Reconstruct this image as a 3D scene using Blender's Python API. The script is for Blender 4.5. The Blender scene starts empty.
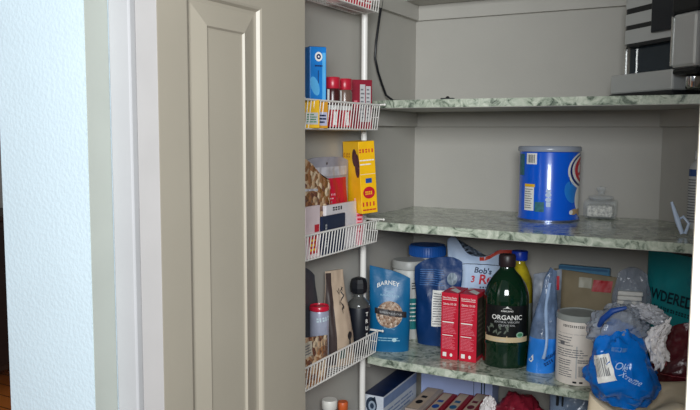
import bpy, bmesh, math, random
from math import sin, cos, pi, radians as R
from mathutils import Vector, Matrix, noise
random.seed(7)
SC = bpy.context.scene
COL = SC.collection

# ------------------------------------------------------------------ materials
def lin(c):
    return tuple(((v/255)/12.92 if v/255 <= .04045 else ((v/255+.055)/1.055)**2.4) for v in c)
MC = {}
def M(name, col, rough=.5, metal=0, alpha=1, trans=0, ior=1.45, var=.06, vs=30, bump=0, bs=60, coat=0, col2=None):
    """a procedural material: base colour with a little noise variation and an optional noise bump"""
    if name in MC: return MC[name]
    m = bpy.data.materials.new(name); m.use_nodes = True
    nt = m.node_tree; N = nt.nodes; L = nt.links
    b = N['Principled BSDF']
    tc = N.new('ShaderNodeTexCoord')
    nz = N.new('ShaderNodeTexNoise'); nz.inputs['Scale'].default_value = vs; nz.inputs['Detail'].default_value = 4
    L.new(tc.outputs['Object'], nz.inputs['Vector'])
    cr = N.new('ShaderNodeValToRGB')
    c = lin(col); d = lin(col2) if col2 else tuple(v*(1-var*2) for v in c)
    cr.color_ramp.elements[0].position = .35; cr.color_ramp.elements[1].position = .65
    cr.color_ramp.elements[0].color = (*d, 1); cr.color_ramp.elements[1].color = (*c, 1)
    L.new(nz.outputs['Fac'], cr.inputs['Fac']); L.new(cr.outputs['Color'], b.inputs['Base Color'])
    b.inputs['Roughness'].default_value = rough; b.inputs['Metallic'].default_value = metal
    b.inputs['Alpha'].default_value = alpha; b.inputs['IOR'].default_value = ior
    b.inputs['Transmission Weight'].default_value = trans
    b.inputs['Coat Weight'].default_value = coat
    if bump:
        n2 = N.new('ShaderNodeTexNoise'); n2.inputs['Scale'].default_value = bs; n2.inputs['Detail'].default_value = 3
        L.new(tc.outputs['Object'], n2.inputs['Vector'])
        bp = N.new('ShaderNodeBump'); bp.inputs['Strength'].default_value = bump; bp.inputs['Distance'].default_value = .01
        L.new(n2.outputs['Fac'], bp.inputs['Height']); L.new(bp.outputs['Normal'], b.inputs['Normal'])
    MC[name] = m
    return m

def marble():
    m = bpy.data.materials.new('green_marble_laminate'); m.use_nodes = True
    nt = m.node_tree; N = nt.nodes; L = nt.links; b = N['Principled BSDF']
    tc = N.new('ShaderNodeTexCoord')
    w = N.new('ShaderNodeTexNoise'); w.inputs['Scale'].default_value = 9; w.inputs['Detail'].default_value = 6
    mx = N.new('ShaderNodeMixRGB'); mx.inputs['Fac'].default_value = .12
    L.new(tc.outputs['Object'], w.inputs['Vector']); L.new(tc.outputs['Object'], mx.inputs['Color1']); L.new(w.outputs['Color'], mx.inputs['Color2'])
    n = N.new('ShaderNodeTexNoise'); n.inputs['Scale'].default_value = 30; n.inputs['Detail'].default_value = 8; n.inputs['Roughness'].default_value = .62
    n.inputs['Distortion'].default_value = 1.4
    L.new(mx.outputs['Color'], n.inputs['Vector'])
    cr = N.new('ShaderNodeValToRGB'); e = cr.color_ramp.elements
    e[0].position = .36; e[0].color = (*lin((84, 94, 82)), 1)
    e[1].position = .66; e[1].color = (*lin((206, 210, 194)), 1)
    k = e.new(.43); k.color = (*lin((136, 146, 130)), 1)
    k = e.new(.50); k.color = (*lin((172, 180, 162)), 1)
    L.new(n.outputs['Fac'], cr.inputs['Fac']); L.new(cr.outputs['Color'], b.inputs['Base Color'])
    b.inputs['Roughness'].default_value = .16
    return m
MARBLE = marble()

def planks():
    m = bpy.data.materials.new('orange_wood_floor'); m.use_nodes = True
    nt = m.node_tree; N = nt.nodes; L = nt.links; b = N['Principled BSDF']
    tc = N.new('ShaderNodeTexCoord'); br = N.new('ShaderNodeTexBrick')
    br.inputs['Scale'].default_value = 1; br.inputs['Brick Width'].default_value = 1.2; br.inputs['Row Height'].default_value = .12
    br.inputs['Mortar Size'].default_value = .004
    br.inputs['Color1'].default_value = (*lin((232, 134, 60)), 1); br.inputs['Color2'].default_value = (*lin((212, 116, 50)), 1)
    br.inputs['Mortar'].default_value = (*lin((90, 48, 24)), 1)
    L.new(tc.outputs['Object'], br.inputs['Vector']); L.new(br.outputs['Color'], b.inputs['Base Color'])
    b.inputs['Roughness'].default_value = .35
    return m

# ------------------------------------------------------------------ mesh helpers
class MB:
    def __init__(s): s.v = []; s.f = []; s.sm = []; s.cuts = []
    def add(s, vs, fs, smooth=False):
        o = len(s.v); s.cuts.append((o, len(s.f))); s.v += [tuple(p) for p in vs]
        s.f += [tuple(i+o for i in f) for f in fs]; s.sm += [smooth]*len(fs)
        return s
    def box(s, x0, y0, z0, x1, y1, z1):
        v = [(x, y, z) for z in (z0, z1) for y in (y0, y1) for x in (x0, x1)]
        return s.add(v, [(0, 2, 3, 1), (4, 5, 7, 6), (0, 1, 5, 4), (2, 6, 7, 3), (0, 4, 6, 2), (1, 3, 7, 5)])
    def rbox(s, x0, y0, z0, x1, y1, z1, r=.002, seg=2):
        bm = bmesh.new(); bmesh.ops.create_cube(bm, size=1)
        for v in bm.verts:
            v.co = Vector(((x0+x1)/2+v.co.x*(x1-x0), (y0+y1)/2+v.co.y*(y1-y0), (z0+z1)/2+v.co.z*(z1-z0)))
        bmesh.ops.bevel(bm, geom=bm.edges[:], offset=r, segments=seg, profile=.5, affect='EDGES')
        bm.verts.index_update()
        s.add([v.co[:] for v in bm.verts], [[v.index for v in f.verts] for f in bm.faces]); bm.free(); return s
    def tube(s, pts, r, n=8, caps=True, smooth=True):
        pts = [Vector(p) for p in pts]; rings = []; nrm = None
        for i, p in enumerate(pts):
            t = (pts[min(i+1, len(pts)-1)]-pts[max(i-1, 0)]).normalized()
            if nrm is None: nrm = t.orthogonal().normalized()
            nrm = (nrm-t*nrm.dot(t)).normalized(); bn = t.cross(nrm)
            rr = r[i] if isinstance(r, (list, tuple)) else r
            rings.append([p+nrm*cos(2*pi*k/n)*rr+bn*sin(2*pi*k/n)*rr for k in range(n)])
        vs = [q for g in rings for q in g]
        fs = [(i*n+k, i*n+(k+1) % n, (i+1)*n+(k+1) % n, (i+1)*n+k) for i in range(len(pts)-1) for k in range(n)]
        if caps: fs += [tuple(range(n))[::-1], tuple(range((len(pts)-1)*n, len(pts)*n))]
        return s.add(vs, fs, smooth)
    def lathe(s, prof, n=40, cx=0, cy=0, sx=1, sy=1, smooth=True):
        """prof: (radius, z) from the bottom up, closed at the ends when the radius is 0"""
        vs = []; fs = []
        for r, z in prof: vs += [(cx+sx*r*cos(2*pi*k/n), cy+sy*r*sin(2*pi*k/n), z) for k in range(n)]
        for i in range(len(prof)-1):
            fs += [(i*n+k, i*n+(k+1) % n, (i+1)*n+(k+1) % n, (i+1)*n+k) for k in range(n)]
        if prof[0][0] > 0: fs.append(tuple(range(n))[::-1])
        if prof[-1][0] > 0: fs.append(tuple(range((len(prof)-1)*n, len(prof)*n)))
        return s.add(vs, fs, smooth)
    def prism(s, poly, z0, z1):
        n = len(poly)
        vs = [(x, y, z0) for x, y in poly]+[(x, y, z1) for x, y in poly]
        return s.add(vs, [tuple(range(n))[::-1], tuple(range(n, 2*n))]+[(k, (k+1) % n, n+(k+1) % n, n+k) for k in range(n)])
    def grid(s, fn, nu, nv, smooth=True):
        vs = [fn(i/nu, j/nv) for j in range(nv+1) for i in range(nu+1)]
        fs = [(j*(nu+1)+i, j*(nu+1)+i+1, (j+1)*(nu+1)+i+1, (j+1)*(nu+1)+i) for j in range(nv) for i in range(nu)]
        return s.add(vs, fs, smooth)
    def build(s, name, mat, parent=None, angle=40):
        if not s.closed and 2 <= len(s.cuts) <= 6:              # separate prints are parts of their own
            ends = s.cuts[1:]+[(len(s.v), len(s.f))]; out = None
            for (v0, f0), (v1, f1) in zip(s.cuts, ends):
                p = MB(); p.closed = False
                p.add(s.v[v0:v1], [tuple(i-v0 for i in q) for q in s.f[f0:f1]]); out = p.build(name, mat, parent, angle)
            return out
        me = bpy.data.meshes.new(name); me.from_pydata(s.v, [], s.f)
        me.polygons.foreach_set('use_smooth', s.sm)
        me.materials.append(mat)
        bm = bmesh.new(); bm.from_mesh(me)
        bmesh.ops.remove_doubles(bm, verts=bm.verts, dist=1e-6)
        if s.closed: bmesh.ops.recalc_face_normals(bm, faces=bm.faces)
        for e in bm.edges:
            if len(e.link_faces) == 2 and e.calc_face_angle(0) > R(angle): e.smooth = False
        bm.to_mesh(me); bm.free(); me.update()
        o = bpy.data.objects.new(name, me); COL.objects.link(o)
        if parent: o.parent = parent
        return o
    closed = True

def tag(o, label, cat, group=None, kind=None):
    if label: o['label'] = label
    if cat: o['category'] = cat
    if group: o['group'] = group
    if kind: o['kind'] = kind
    return o
def thing(name, label, cat, loc=(0, 0, 0), rz=0, group=None):
    o = bpy.data.objects.new(name, None); COL.objects.link(o)
    o.empty_display_size = .03
    o.location = loc; o.rotation_euler = (0, 0, R(rz))
    return tag(o, label, cat, group)
def struct(name, mb, mat, parent=None):
    o = mb.build(name, mat, parent); o['kind'] = 'structure'; return o
def copy_tree(o, parent=None):
    c = o.copy(); COL.objects.link(c); c.parent = parent
    for ch in list(o.children): copy_tree(ch, c)
    return c

# ------------------------------------------------------------------ printed decals, laid on a surface S(u, v, offset)
def S_front(d): return lambda u, v, o: (u, -d/2-o, v)
def S_right(w): return lambda u, v, o: (w/2+o, u, v)
def S_top(h): return lambda u, v, o: (u, v, h+o)
def S_cyl(r, a0=0): return lambda u, v, o: ((r+o)*sin(u/r+a0), -(r+o)*cos(u/r+a0), v)
def d_rect(mb, S, u0, v0, u1, v1, n=1, m=1, off=.0005, skew=0):
    return mb.grid(lambda a, b: S(u0+(u1-u0)*a+skew*b, v0+(v1-v0)*b, off), n, m, False)
def d_ell(mb, S, u, v, ru, rv, n=28, off=.0006, r0=0, rot=0):
    vs = []; fs = []; K = 4
    for j in range(K+1):
        q = r0+(1-r0)*j/K
        for k in range(n):
            x, y = ru*q*cos(2*pi*k/n), rv*q*sin(2*pi*k/n)
            vs.append(S(u+x*cos(rot)-y*sin(rot), v+x*sin(rot)+y*cos(rot), off))
    for j in range(K):
        fs += [(j*n+k, j*n+(k+1) % n, (j+1)*n+(k+1) % n, (j+1)*n+k) for k in range(n)]
    return mb.add(vs, fs)
def d_poly(mb, S, pts, off=.0006):
    return mb.add([S(u, v, off) for u, v in pts], [tuple(range(len(pts)))])
TC = {}
def glyphs(txt, shear=0, bold=0):
    k = (txt, shear, bold)
    if k in TC: return TC[k]
    cu = bpy.data.curves.new('t', 'FONT'); cu.body = txt; cu.size = 1; cu.shear = shear; cu.offset = bold
    cu.resolution_u = 3; cu.align_x = 'CENTER'; cu.fill_mode = 'FRONT'
    ob = bpy.data.objects.new('t', cu)
    me = bpy.data.meshes.new_from_object(ob)
    TC[k] = ([(v.co.x, v.co.y) for v in me.vertices], [tuple(p.vertices) for p in me.polygons])
    bpy.data.objects.remove(ob); bpy.data.curves.remove(cu); bpy.data.meshes.remove(me)
    return TC[k]
def d_text(mb, S, txt, u, v, size, width=None, rot=0, off=.0008, shear=0, bold=0, arc=0):
    """txt centred on u with its baseline at v; width squeezes or stretches it; arc bends the baseline"""
    vs, fs = glyphs(txt, shear, bold)
    xs = [p[0] for p in vs]; w = max(xs)-min(xs); mid = (max(xs)+min(xs))/2
    kx = (width/w) if width else size
    out = []
    for x, y in vs:
        x = (x-mid)*kx; y = y*size
        if arc: y += -arc*x*x
        out.append(S(u+x*cos(rot)-y*sin(rot), v+x*sin(rot)+y*cos(rot), off))
    return mb.add(out, fs)
def d_lines(mb, S, u0, v0, u1, v1, n, fill=.45, seed=0, words=5, off=.0007, ragged=.3):
    """rows of small print"""
    rg = random.Random(seed); st = (v1-v0)/n
    for i in range(n):
        v = v1-st*(i+1)+st*(1-fill)/2; u = u0; end = u1-(u1-u0)*ragged*rg.random()
        while u < end-1e-5:
            l = (u1-u0)/words*(.5+rg.random()); e = min(u+l, end)
            d_rect(mb, S, u, v, e, v+st*fill, max(1, int(l/.006)), 1, off); u = e+(u1-u0)*.025
    return mb
def d_bars(mb, S, u0, v0, u1, v1, n=14, seed=1, off=.0009):
    rg = random.Random(seed); u = u0; st = (u1-u0)/n
    for i in range(n):
        d_rect(mb, S, u, v0, u+st*(.25+.5*rg.random()), v1, 1, 1, off); u += st
    return mb
def d_mark(mb, S, n, u, v, size, width, rot=0, off=.0008, shear=0, bold=0, arc=0):
    """a row of n worn, unreadable strokes standing where lettering too small to read stands"""
    rg = random.Random(n*31+int(size*1e4)); vs = []; fs = []; st = width/n
    for i in range(n):
        x0 = -width/2+st*i; k = rg.random(); w = st*(.35+.4*k)
        for a, b in ((0, .28), (.42, .72)) if k > .4 else ((0, .72),):
            q = len(vs)
            for x, y in ((x0, a*size), (x0+w, a*size), (x0+w, b*size), (x0, b*size)):
                vs.append(S(u+x*cos(rot)-y*sin(rot), v+x*sin(rot)+y*cos(rot), off))
            fs.append((q, q+1, q+2, q+3))
    return mb.add(vs, fs)
def D():
    m = MB(); m.closed = False; return m

# ------------------------------------------------------------------ bags
def sstep(a, b, x):
    t = max(0, min(1, (x-a)/(b-a))); return t*t*(3-2*t)
class Pouch:
    """a filled stand-up bag: fat at the foot, flat at the sealed top"""
    def __init__(s, w, h, d, seed=0, wr=.003, top=lambda q: 0, wid=lambda t: 1, fat=None, foot=.72, freq=22, lean=0):
        s.w, s.h, s.d, s.seed, s.wr, s.top, s.wid, s.foot, s.freq, s.lean = w, h, d, seed, wr, top, wid, foot, freq, lean
        s.fat = fat or (lambda t: (s.foot+(1-s.foot)*sstep(0, .22, t))*(1-.96*sstep(.3, 1, t)))
    def pt(s, q, t, side=-1, off=0):
        a = s.w/2*s.wid(t); b = s.d/2*s.fat(t)+.0015
        z = t*(s.h+s.top(q)*sstep(.25, 1, t))
        edge = max(0, 1-abs(q)**2.4)**.6
        n = noise.noise(Vector((q*s.w*s.freq+s.seed*3.1, z*s.freq*.8, s.seed*7.7)))+.5*noise.noise(Vector((q*s.w*s.freq*2.3, z*s.freq*2.3, s.seed+5*side)))
        y = side*(b*edge+off)+n*s.wr*min(1, t*5)*(.3+.7*edge)
        return (a*q+s.lean*t, y, z)
    def S(s):
        def f(u, v, o):
            q = max(-1, min(1, u/(s.w/2)))
            t = max(0, min(1, v/s.h)); a = s.wid(t)
            q = max(-.999, min(.999, q/a)); t = max(0, min(1, v/(s.h+s.top(q)*sstep(.25, 1, t))))
            return s.pt(q, t, -1, o)
        return f
    def mesh(s, t0=0, t1=1, nu=22, nv=30):
        m = MB(); n = nu; vs = []; K = 2*n
        for j in range(nv+1):
            t = t0+(t1-t0)*j/nv
            for k in range(n): vs.append(s.pt(-cos(pi*k/n), t, -1))
            for k in range(n): vs.append(s.pt(cos(pi*k/n), t, 1))
        fs = [(j*K+k, j*K+(k+1) % K, (j+1)*K+(k+1) % K, (j+1)*K+k) for j in range(nv) for k in range(K)]
        fs += [tuple(range(K))[::-1], tuple(range(nv*K, (nv+1)*K))]
        return m.add(vs, fs, True)
    def front(s, t0, t1, q0=-.97, q1=.97, off=.0006, nu=20, nv=16):
        m = D(); return m.grid(lambda a, b: s.pt(q0+(q1-q0)*a, t0+(t1-t0)*b, -1, off), nu, nv)

def blob(rx, ry, rz, seed, amp=.12, freq=2.2, crease=.1, cf=4, nu=56, nv=36, flat=None, shape=None, cz=0):
    m = MB(); vs = []
    for j in range(nv+1):
        ph = -pi/2+pi*j/nv
        for i in range(nu):
            th = 2*pi*i/nu
            d = Vector((cos(ph)*cos(th), cos(ph)*sin(th), sin(ph)))
            k = 1+amp*noise.noise(d*freq+Vector((seed, seed*2, 0)))-crease*abs(noise.noise(d*cf+Vector((0, seed, 9))))+crease*.5*noise.noise(d*cf*2.3+Vector((seed, 1, 2)))
            p = Vector((d.x*rx*k, d.y*ry*k, d.z*rz*k+cz))
            if shape: p = Vector(shape(p))
            if flat is not None and p.z < flat: p.z = flat+(p.z-flat)*.05
            vs.append(p)
    fs = [(j*nu+i, j*nu+(i+1) % nu, (j+1)*nu+(i+1) % nu, (j+1)*nu+i) for j in range(nv) for i in range(nu)]
    return m.add(vs, fs, True)

# ------------------------------------------------------------------ materials used by the setting
GREIGE = M('greige_wall_paint', (177, 173, 165), .55, var=.015, vs=8, bump=.05, bs=160)
SHELFUNDER = M('greige_cleat_paint', (180, 176, 168), .5, var=.02, vs=12)
WHITEWALL = M('white_orange_peel_paint', (208, 224, 232), .6, var=.01, vs=12, bump=.14, bs=150)
REVEALSHADE = M('grey_green_reveal_shade', (178, 182, 174), .55, var=.03, vs=9)  # shade of the wall's side face, put into the colour
TRIMW = M('white_trim_paint', (188, 187, 188), .4, var=.025, vs=7)
CREAMTRIM = M('cream_trim_paint', (244, 236, 220), .4, var=.02, vs=7)
DOORP = M('greige_door_paint', (174, 165, 149), .38, var=.02, vs=5)
DOOREDGE = M('door_edge_lit_tone', (186, 182, 180), .45, var=.03, vs=9)  # door colour whitened to paint in the light falling on its edge
WIRE = M('white_vinyl_wire', (236, 232, 226), .35, var=.01)
DARKWOOD = M('dark_brown_wood', (62, 44, 36), .45, var=.15, vs=14)

# ------------------------------------------------------------------ the pantry
ZC = 2.45
DG = lambda x: -(x-.72)*.965                 # the diagonal right wall
struct('floor', MB().box(-5, -7, -.05, -.147, 2.6, 0), planks())
struct('floor_kitchen', MB().box(-.147, -7, -.05, 6, .2, 0), M('unseen_dark_floor', (96, 98, 102), .45, var=.1, vs=6))  # unseen floor, its dark tone picked to cut bounced light
struct('ceiling', MB().box(-.147, -1.352, ZC, 1.5, .12, ZC+.05), GREIGE)
struct('wall_back', MB().box(-.147, 0, 0, .74, .1, ZC), GREIGE)
struct('wall_left', MB().box(-.147, -1.15, 0, 0, 0, ZC), GREIGE)
struct('wall_right', MB().prism([(.72, 0), (1.12, DG(1.12)), (1.12, -1.18), (1.22, -1.18), (1.22, .1), (.74, .1)], 0, ZC), GREIGE)
struct('wall_front_left', MB().box(-.147, -1.352, 0, .0526, -1.15, ZC), WHITEWALL)
struct('wall_front_right', MB().box(.97, -1.28, 0, 2.2, -1.18, ZC), GREIGE)
struct('wall_front_top', MB().box(.0526, -1.30, 2.3, .97, -1.18, ZC), GREIGE)
# a grey-green sheet paints shade onto the front wall's reveal; the jamb is white
struct('trim_1', MB().rbox(.0526, -1.3505, 0, .0536, -1.305, 2.3, .0003), REVEALSHADE)
struct('trim_2', MB().rbox(.0536, -1.305, 0, .0975, -1.16, 2.3, .003), TRIMW)
struct('trim_3', MB().rbox(.8872, -1.30, 0, .985, -1.17, 2.3, .004), CREAMTRIM)
# cleats under the shelves
n = 4
def cleats(z0, z1):
    global n
    struct('trim_%d' % n, MB().box(.0, -.015, z0, .7135, -.0002, z1), SHELFUNDER); n += 1
    struct('trim_%d' % n, MB().box(.0002, -.33, z0, .0152, -.015, z1), SHELFUNDER); n += 1
    struct('trim_%d' % n, MB().prism([(.7135, -.0005), (1.0, DG(1.0)-.0005), (.989, DG(1.0)-.0115), (.7135, -.0165)], z0, z1), SHELFUNDER); n += 1
# the other room beyond the left wall
struct('wall_hall', MB().box(-3.3, -3.2, 0, -3.2, 2.6, ZC), M('hall_paint', (190, 184, 174), .6))
struct('baseboard_hall', MB().box(-3.2, -3.2, 0, -3.185, 2.6, .1), TRIMW)

# ------------------------------------------------------------------ shelves
def shelf(z, front, label, th=.02, t='shelf_board'):
    poly = [(.0005, -.0005), (.0005, front[0])]+front[1]+([(1.115, front[2]), (1.115, DG(1.115)-.001)] if front[2] < -.3 else [(.8415, front[2]), (.842, DG(.842)-.001)])+[(.7195, -.0005)]
    t = thing('pantry_shelf', label, 'shelf', (0, 0, z), 0, 'fixed marble patterned pantry shelves')
    mb = MB(); mb.prism(poly, -th, 0); mb.build('board', MARBLE, t)
    ins = [(x, y+.002) if i > 0 and i < len(poly)-2 else (x, y) for i, (x, y) in enumerate(poly)]
    MB().prism(ins, -th-.0012, -th-.0001).build('underside', SHELFUNDER, t)
F1 = (-.325, [(.03, -.355), (.08, -.378), (.2, -.38), (.5, -.38)], -.38)
F2 = (-.345, [(.03, -.38), (.06, -.425), (.10, -.437), (.2, -.445), (.5, -.455), (.8, -.447)], -.447)
F3 = (-.345, [(.03, -.385), (.06, -.43), (.10, -.436), (.2, -.434), (.5, -.428)], -.43)
F0 = (-.10, [(.03, -.115), (.08, -.12), (.2, -.12), (.5, -.12)], -.12)
shelf(1.889, F0, 'highest shelf, only its grey underside showing along the top of the pantry')
shelf(1.5652, F1, 'green marble patterned shelf at eye level holding the coffee maker')
shelf(1.25, F2, 'green marble patterned middle shelf holding the blue canister and small glass jar')
shelf(.8878, F3, 'crowded green marble patterned shelf holding the big green oil bottle and bags')
shelf(.60, F3, 'lowest shelf in view, under the crowded one, holding small boxes and the red bag')
cleats(1.823, 1.8673); cleats(1.4998, 1.5435); cleats(1.185, 1.2285); cleats(.822, .8663)

# ------------------------------------------------------------------ the pantry door, swung open into the pantry
door = thing('pantry_door', 'greige raised panel door standing open, its edge towards the camera', 'door', (.105, -1.298, 0))
T = .043; LW = .414
def panel_face(name, y0, y1, z0, z1):
    """raised panel: a moulding step, a sloping bevel, a flat field; local x = T is the door's face"""
    m = MB()
    def ring(i, x): return [(x, y0+i, z0+i), (x, y1-i, z0+i), (x, y1-i, z1-i), (x, y0+i, z1-i)]
    steps = [(0, T), (.004, T-.0015), (.008, T-.007), (.014, T-.008), (.018, T-.0075), (.05, T-.001), (.053, T-.0045), (.056, T-.005)]
    rs = [ring(i, x) for i, x in steps]
    for a, b in zip(rs, rs[1:]):
        m.add(a+b, [(k, (k+1) % 4, 4+(k+1) % 4, 4+k) for k in range(4)])
    m.add(rs[-1], [(0, 1, 2, 3)])
    m.add([(T-.012, y0, z0), (T-.012, y1, z0), (T-.012, y1, z1), (T-.012, y0, z1)], [(0, 3, 2, 1)])
    m.closed = False
    return m
PY0, PY1 = .066, .268
PANELS = [(.20, .66), (.80, 1.702), (1.82, 1.98)]
sl = MB()
sl.box(.001, 0, .012, T, PY0, 2.06); sl.box(.001, PY1, .012, T, LW, 2.06)
zz = [.012]+[z for p in PANELS for z in p]+[2.06]
for a, b in zip(zz[0::2], zz[1::2]): sl.box(.001, PY0, a, T, PY1, b)
for a, b in PANELS: sl.box(.001, PY0, a, T-.012, PY1, b)
sl.build('door_frame', DOORP, door)
for a, b in PANELS: panel_face('raised_panel', PY0, PY1, a, b).build('raised_panel', DOORP, door)
eb = MB().rbox(.0, -.0015, .012, T-.0005, -.0002, 2.06, .0005).build('door_edge', DOOREDGE, door); eb['label'] = 'door edge with the light on it painted in as a whiter tone'
hx = MB()
for z in (.25, 1.90): hx.tube([(.0, -.001, z-.045), (.0, -.001, z+.045)], .0045, 10)
hx.build('hinge', M('brushed_hinge', (150, 146, 138), .35, .9), door)

# ------------------------------------------------------------------ wire rack on the left wall
rack = thing('wire_wall_rack', 'white coated wire rack with narrow baskets between upright poles on left wall', 'rack', (0, 0, 0))
YE, YN, PX = -.4215, -.865, .035
for y in (-.412, -.80):
    MB().tube([(PX, y, .05), (PX, y, 1.99)], .0082, 14).build('pole', WIRE, rack)
def basket(zr, zb, xo=0):
    m = MB(); r = .0013; xb, xf0, xf1 = .009, .0775+xo, .085+xo
    k = int((YE-YN)/.0132)
    for i in range(k+1):
        y = YE-i*(YE-YN)/k
        m.tube([(xb, y, zr), (xb+.002, y, zb), (xf0, y, zb), (xf1, y, zr)], r, 5)
    for x, z, q in ((xb, zr, .0018), (xf1, zr, .0024), (xf0, zb, .0019), (xb+.002, zb, .0016), (.043, zb-.0015, .0016)):
        m.tube([(x, YE+.001, z), (x, YN-.001, z)], q, 6)
    for y in (YE, YN):
        m.tube([(xb, y, zr), (xf1, y, zr)], .0018, 6)
        m.tube([(xb+.001, y, (zr+zb)/2), ((xf0+xf1)/2, y, (zr+zb)/2)], .0012, 6)
    for y in (-.412, -.80):                                     # the bar that hooks round the pole
        m.tube([(PX-.012, y-.008, zr+.001), (.0985+xo, y-.008, zr+.001)], .0021, 6)
        m.lathe([(0, zr-.003), (.0028, zr-.001), (.0034, zr+.001), (.0028, zr+.003), (0, zr+.005)], 8, .0985+xo, y-.008)
    return m.build('basket', WIRE, rack)
LV = [(1.846, 1.786), (1.551, 1.488), (1.254, 1.196), (.957, .899), (.662, .604)]
for a, b in LV: basket(a, b)
BZ = [b+.0015 for a, b in LV]

# ------------------------------------------------------------------ boxes
def carton(name, label, cat, w, d, h, loc, rz, mats, bev=.0012, group=None):
    """mats: body colour material; returns the thing with its body"""
    t = thing(name, label, cat, loc, rz, group)
    MB().rbox(-w/2, -d/2, 0, w/2, d/2, h, bev).build('box_body', mats, t)
    return t
WP = M('white_print', (236, 234, 228), .5, var=.02)
BP = M('black_print', (24, 24, 28), .5, var=.02)
NP = M('navy_print', (22, 38, 72), .5, var=.02)
GP = M('grey_print', (110, 110, 114), .5, var=.03)
LG = M('pale_grey_print', (186, 186, 186), .5, var=.03)
RP = M('red_print', (196, 30, 48), .45, var=.03)
YP = M('yellow_print', (246, 190, 28), .45, var=.03)
TANP = M('tan_print', (196, 162, 118), .5, var=.1)
GRNP = M('green_print', (46, 128, 76), .5, var=.05)

def nuts(name, scale, cols):
    m = bpy.data.materials.new(name); m.use_nodes = True
    nt = m.node_tree; N = nt.nodes; L = nt.links; b = N['Principled BSDF']
    tc = N.new('ShaderNodeTexCoord'); v = N.new('ShaderNodeTexVoronoi'); v.inputs['Scale'].default_value = scale
    L.new(tc.outputs['Object'], v.inputs['Vector'])
    sp = N.new('ShaderNodeSeparateColor'); L.new(v.outputs['Color'], sp.inputs['Color'])
    cr = N.new('ShaderNodeValToRGB'); cr.color_ramp.interpolation = 'CONSTANT'; e = cr.color_ramp.elements
    e[0].color = (*lin(cols[0]), 1); e[1].position = .75; e[1].color = (*lin(cols[3]), 1)
    for p, c in ((.3, cols[1]), (.55, cols[2])): k = e.new(p); k.color = (*lin(c), 1)
    L.new(sp.outputs['Red'], cr.inputs['Fac']); L.new(cr.outputs['Color'], b.inputs['Base Color'])
    bp = N.new('ShaderNodeBump'); bp.invert = True; bp.inputs['Strength'].default_value = .9; bp.inputs['Distance'].default_value = .006
    L.new(v.outputs['Distance'], bp.inputs['Height']); L.new(bp.outputs['Normal'], b.inputs['Normal'])
    b.inputs['Roughness'].default_value = .35
    MC[name] = m; return m
# --- two red cartons, standing narrow side out
REDC = M('crimson_carton', (200, 26, 52), .42, var=.05, vs=40)
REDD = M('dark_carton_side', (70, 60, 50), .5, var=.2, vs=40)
def red_carton(x, y, label):
    w, d, h = .046, .085, .178
    t = carton('red_carton', label, 'box', w, d, h, (x, y, .8878), 2, REDC, group='red cartons side by side')
    S = S_front(d)
    m = D()
    d_text(m, S, 'Nutrition Facts', 0, .163, .007, .038, bold=.01)
    d_rect(m, S, -.019, .1592, .019, .1605)
    d_text(m, S, 'Calories 110 130', 0, .146, .008, .036, bold=.01)
    d_rect(m, S, -.019, .0985, .012, .1015); d_rect(m, S, -.019, .064, .010, .066)
    m.build('white_lettering', WP, t)
    m = D(); PK = M('pink_print', (226, 120, 134), .5)
    d_lines(m, S, -.019, .105, .019, .142, 9, .4, 3, 4); d_lines(m, S, -.019, .070, .019, .097, 7, .4, 5, 4); d_lines(m, S, -.019, .028, .019, .061, 9, .4, 8, 5)
    m.build('small_print', PK, t)
    m = D(); d_rect(m, S, -.017, .008, -.007, .019); m.build('white_square', WP, t)
    m = D(); d_ell(m, S, .006, .013, .0035, .0045); m.build('white_seal', WP, t)
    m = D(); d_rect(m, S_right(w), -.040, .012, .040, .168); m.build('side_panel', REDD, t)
    m = D(); d_lines(m, S_right(w), -.034, .05, .034, .14, 7, .4, 2, 4, .0010); m.build('side_print', M('olive_print', (104, 96, 80), .5), t)
    m = D(); d_poly(m, S_top(h), [(-.01, -.01), (.02, -.038), (.02, -.01), (-.005, .02)]); d_poly(m, S_top(h), [(-.02, .01), (-.006, .03), (-.02, .036)]); m.build('top_flash', WP, t)
red_carton(.259, -.312, 'left of the two crimson cartons on the crowded shelf, beside the blue bag')
red_carton(.3085, -.308, 'right of the two crimson cartons on the crowded shelf, beside the green oil bottle')

# ------------------------------------------------------------------ round things
def can(name, label, cat, loc, rz, prof, mat, part='can_body', n=48):
    t = thing(name, label, cat, loc, rz)
    MB().lathe(prof, n).build(part, mat, t)
    return t
# blue shortening canister on the middle shelf
BLUE = M('cobalt_canister', (8, 92, 216), .24, var=.02, coat=.4)
r = .0815
cn = can('blue_canister', 'big cobalt blue canister with grey lid on the middle shelf', 'canister', (.456, -.140, 1.25), 0,
         [(r-.004, 0), (r-.001, .002), (r-.001, .006), (r-.003, .009), (r-.003, .181), (r, .183), (r, .186)], BLUE)
MB().lathe([(r+.0005, .183), (r+.0015, .185), (r+.0015, .193), (r-.001, .196), (r-.006, .196), (r-.008, .1935), (0, .1935)], 48).build('lid', M('smoky_plastic_lid', (150, 156, 168), .25, var=.02), cn)
MB().lathe([(r-.005, 0), (r+.0008, .0005), (r+.0008, .0045), (r-.004, .006)], 48).build('bottom_rim', M('tin_rim', (130, 140, 170), .3, .8), cn)
S = S_cyl(r-.003, R(22))                        # u = 0 faces the camera
m = D(); d_rect(m, S, -.0760, .150, -.0440, .179, 6); d_rect(m, S, -.081, .028, -.05, .090, 8); m.build('white_panel', WP, cn)
m = D(); d_bars(m, S, -.0700, .154, -.049, .175, 12); m.build('barcode', BP, cn)
m = D(); d_rect(m, S, -.081, .0905, -.048, .098, 6); m.build('yellow_strip', YP, cn)
m = D(); d_lines(m, S, -.0795, .032, -.052, .087, 9, .35, 4, 4); m.build('small_print', GP, cn)
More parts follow.
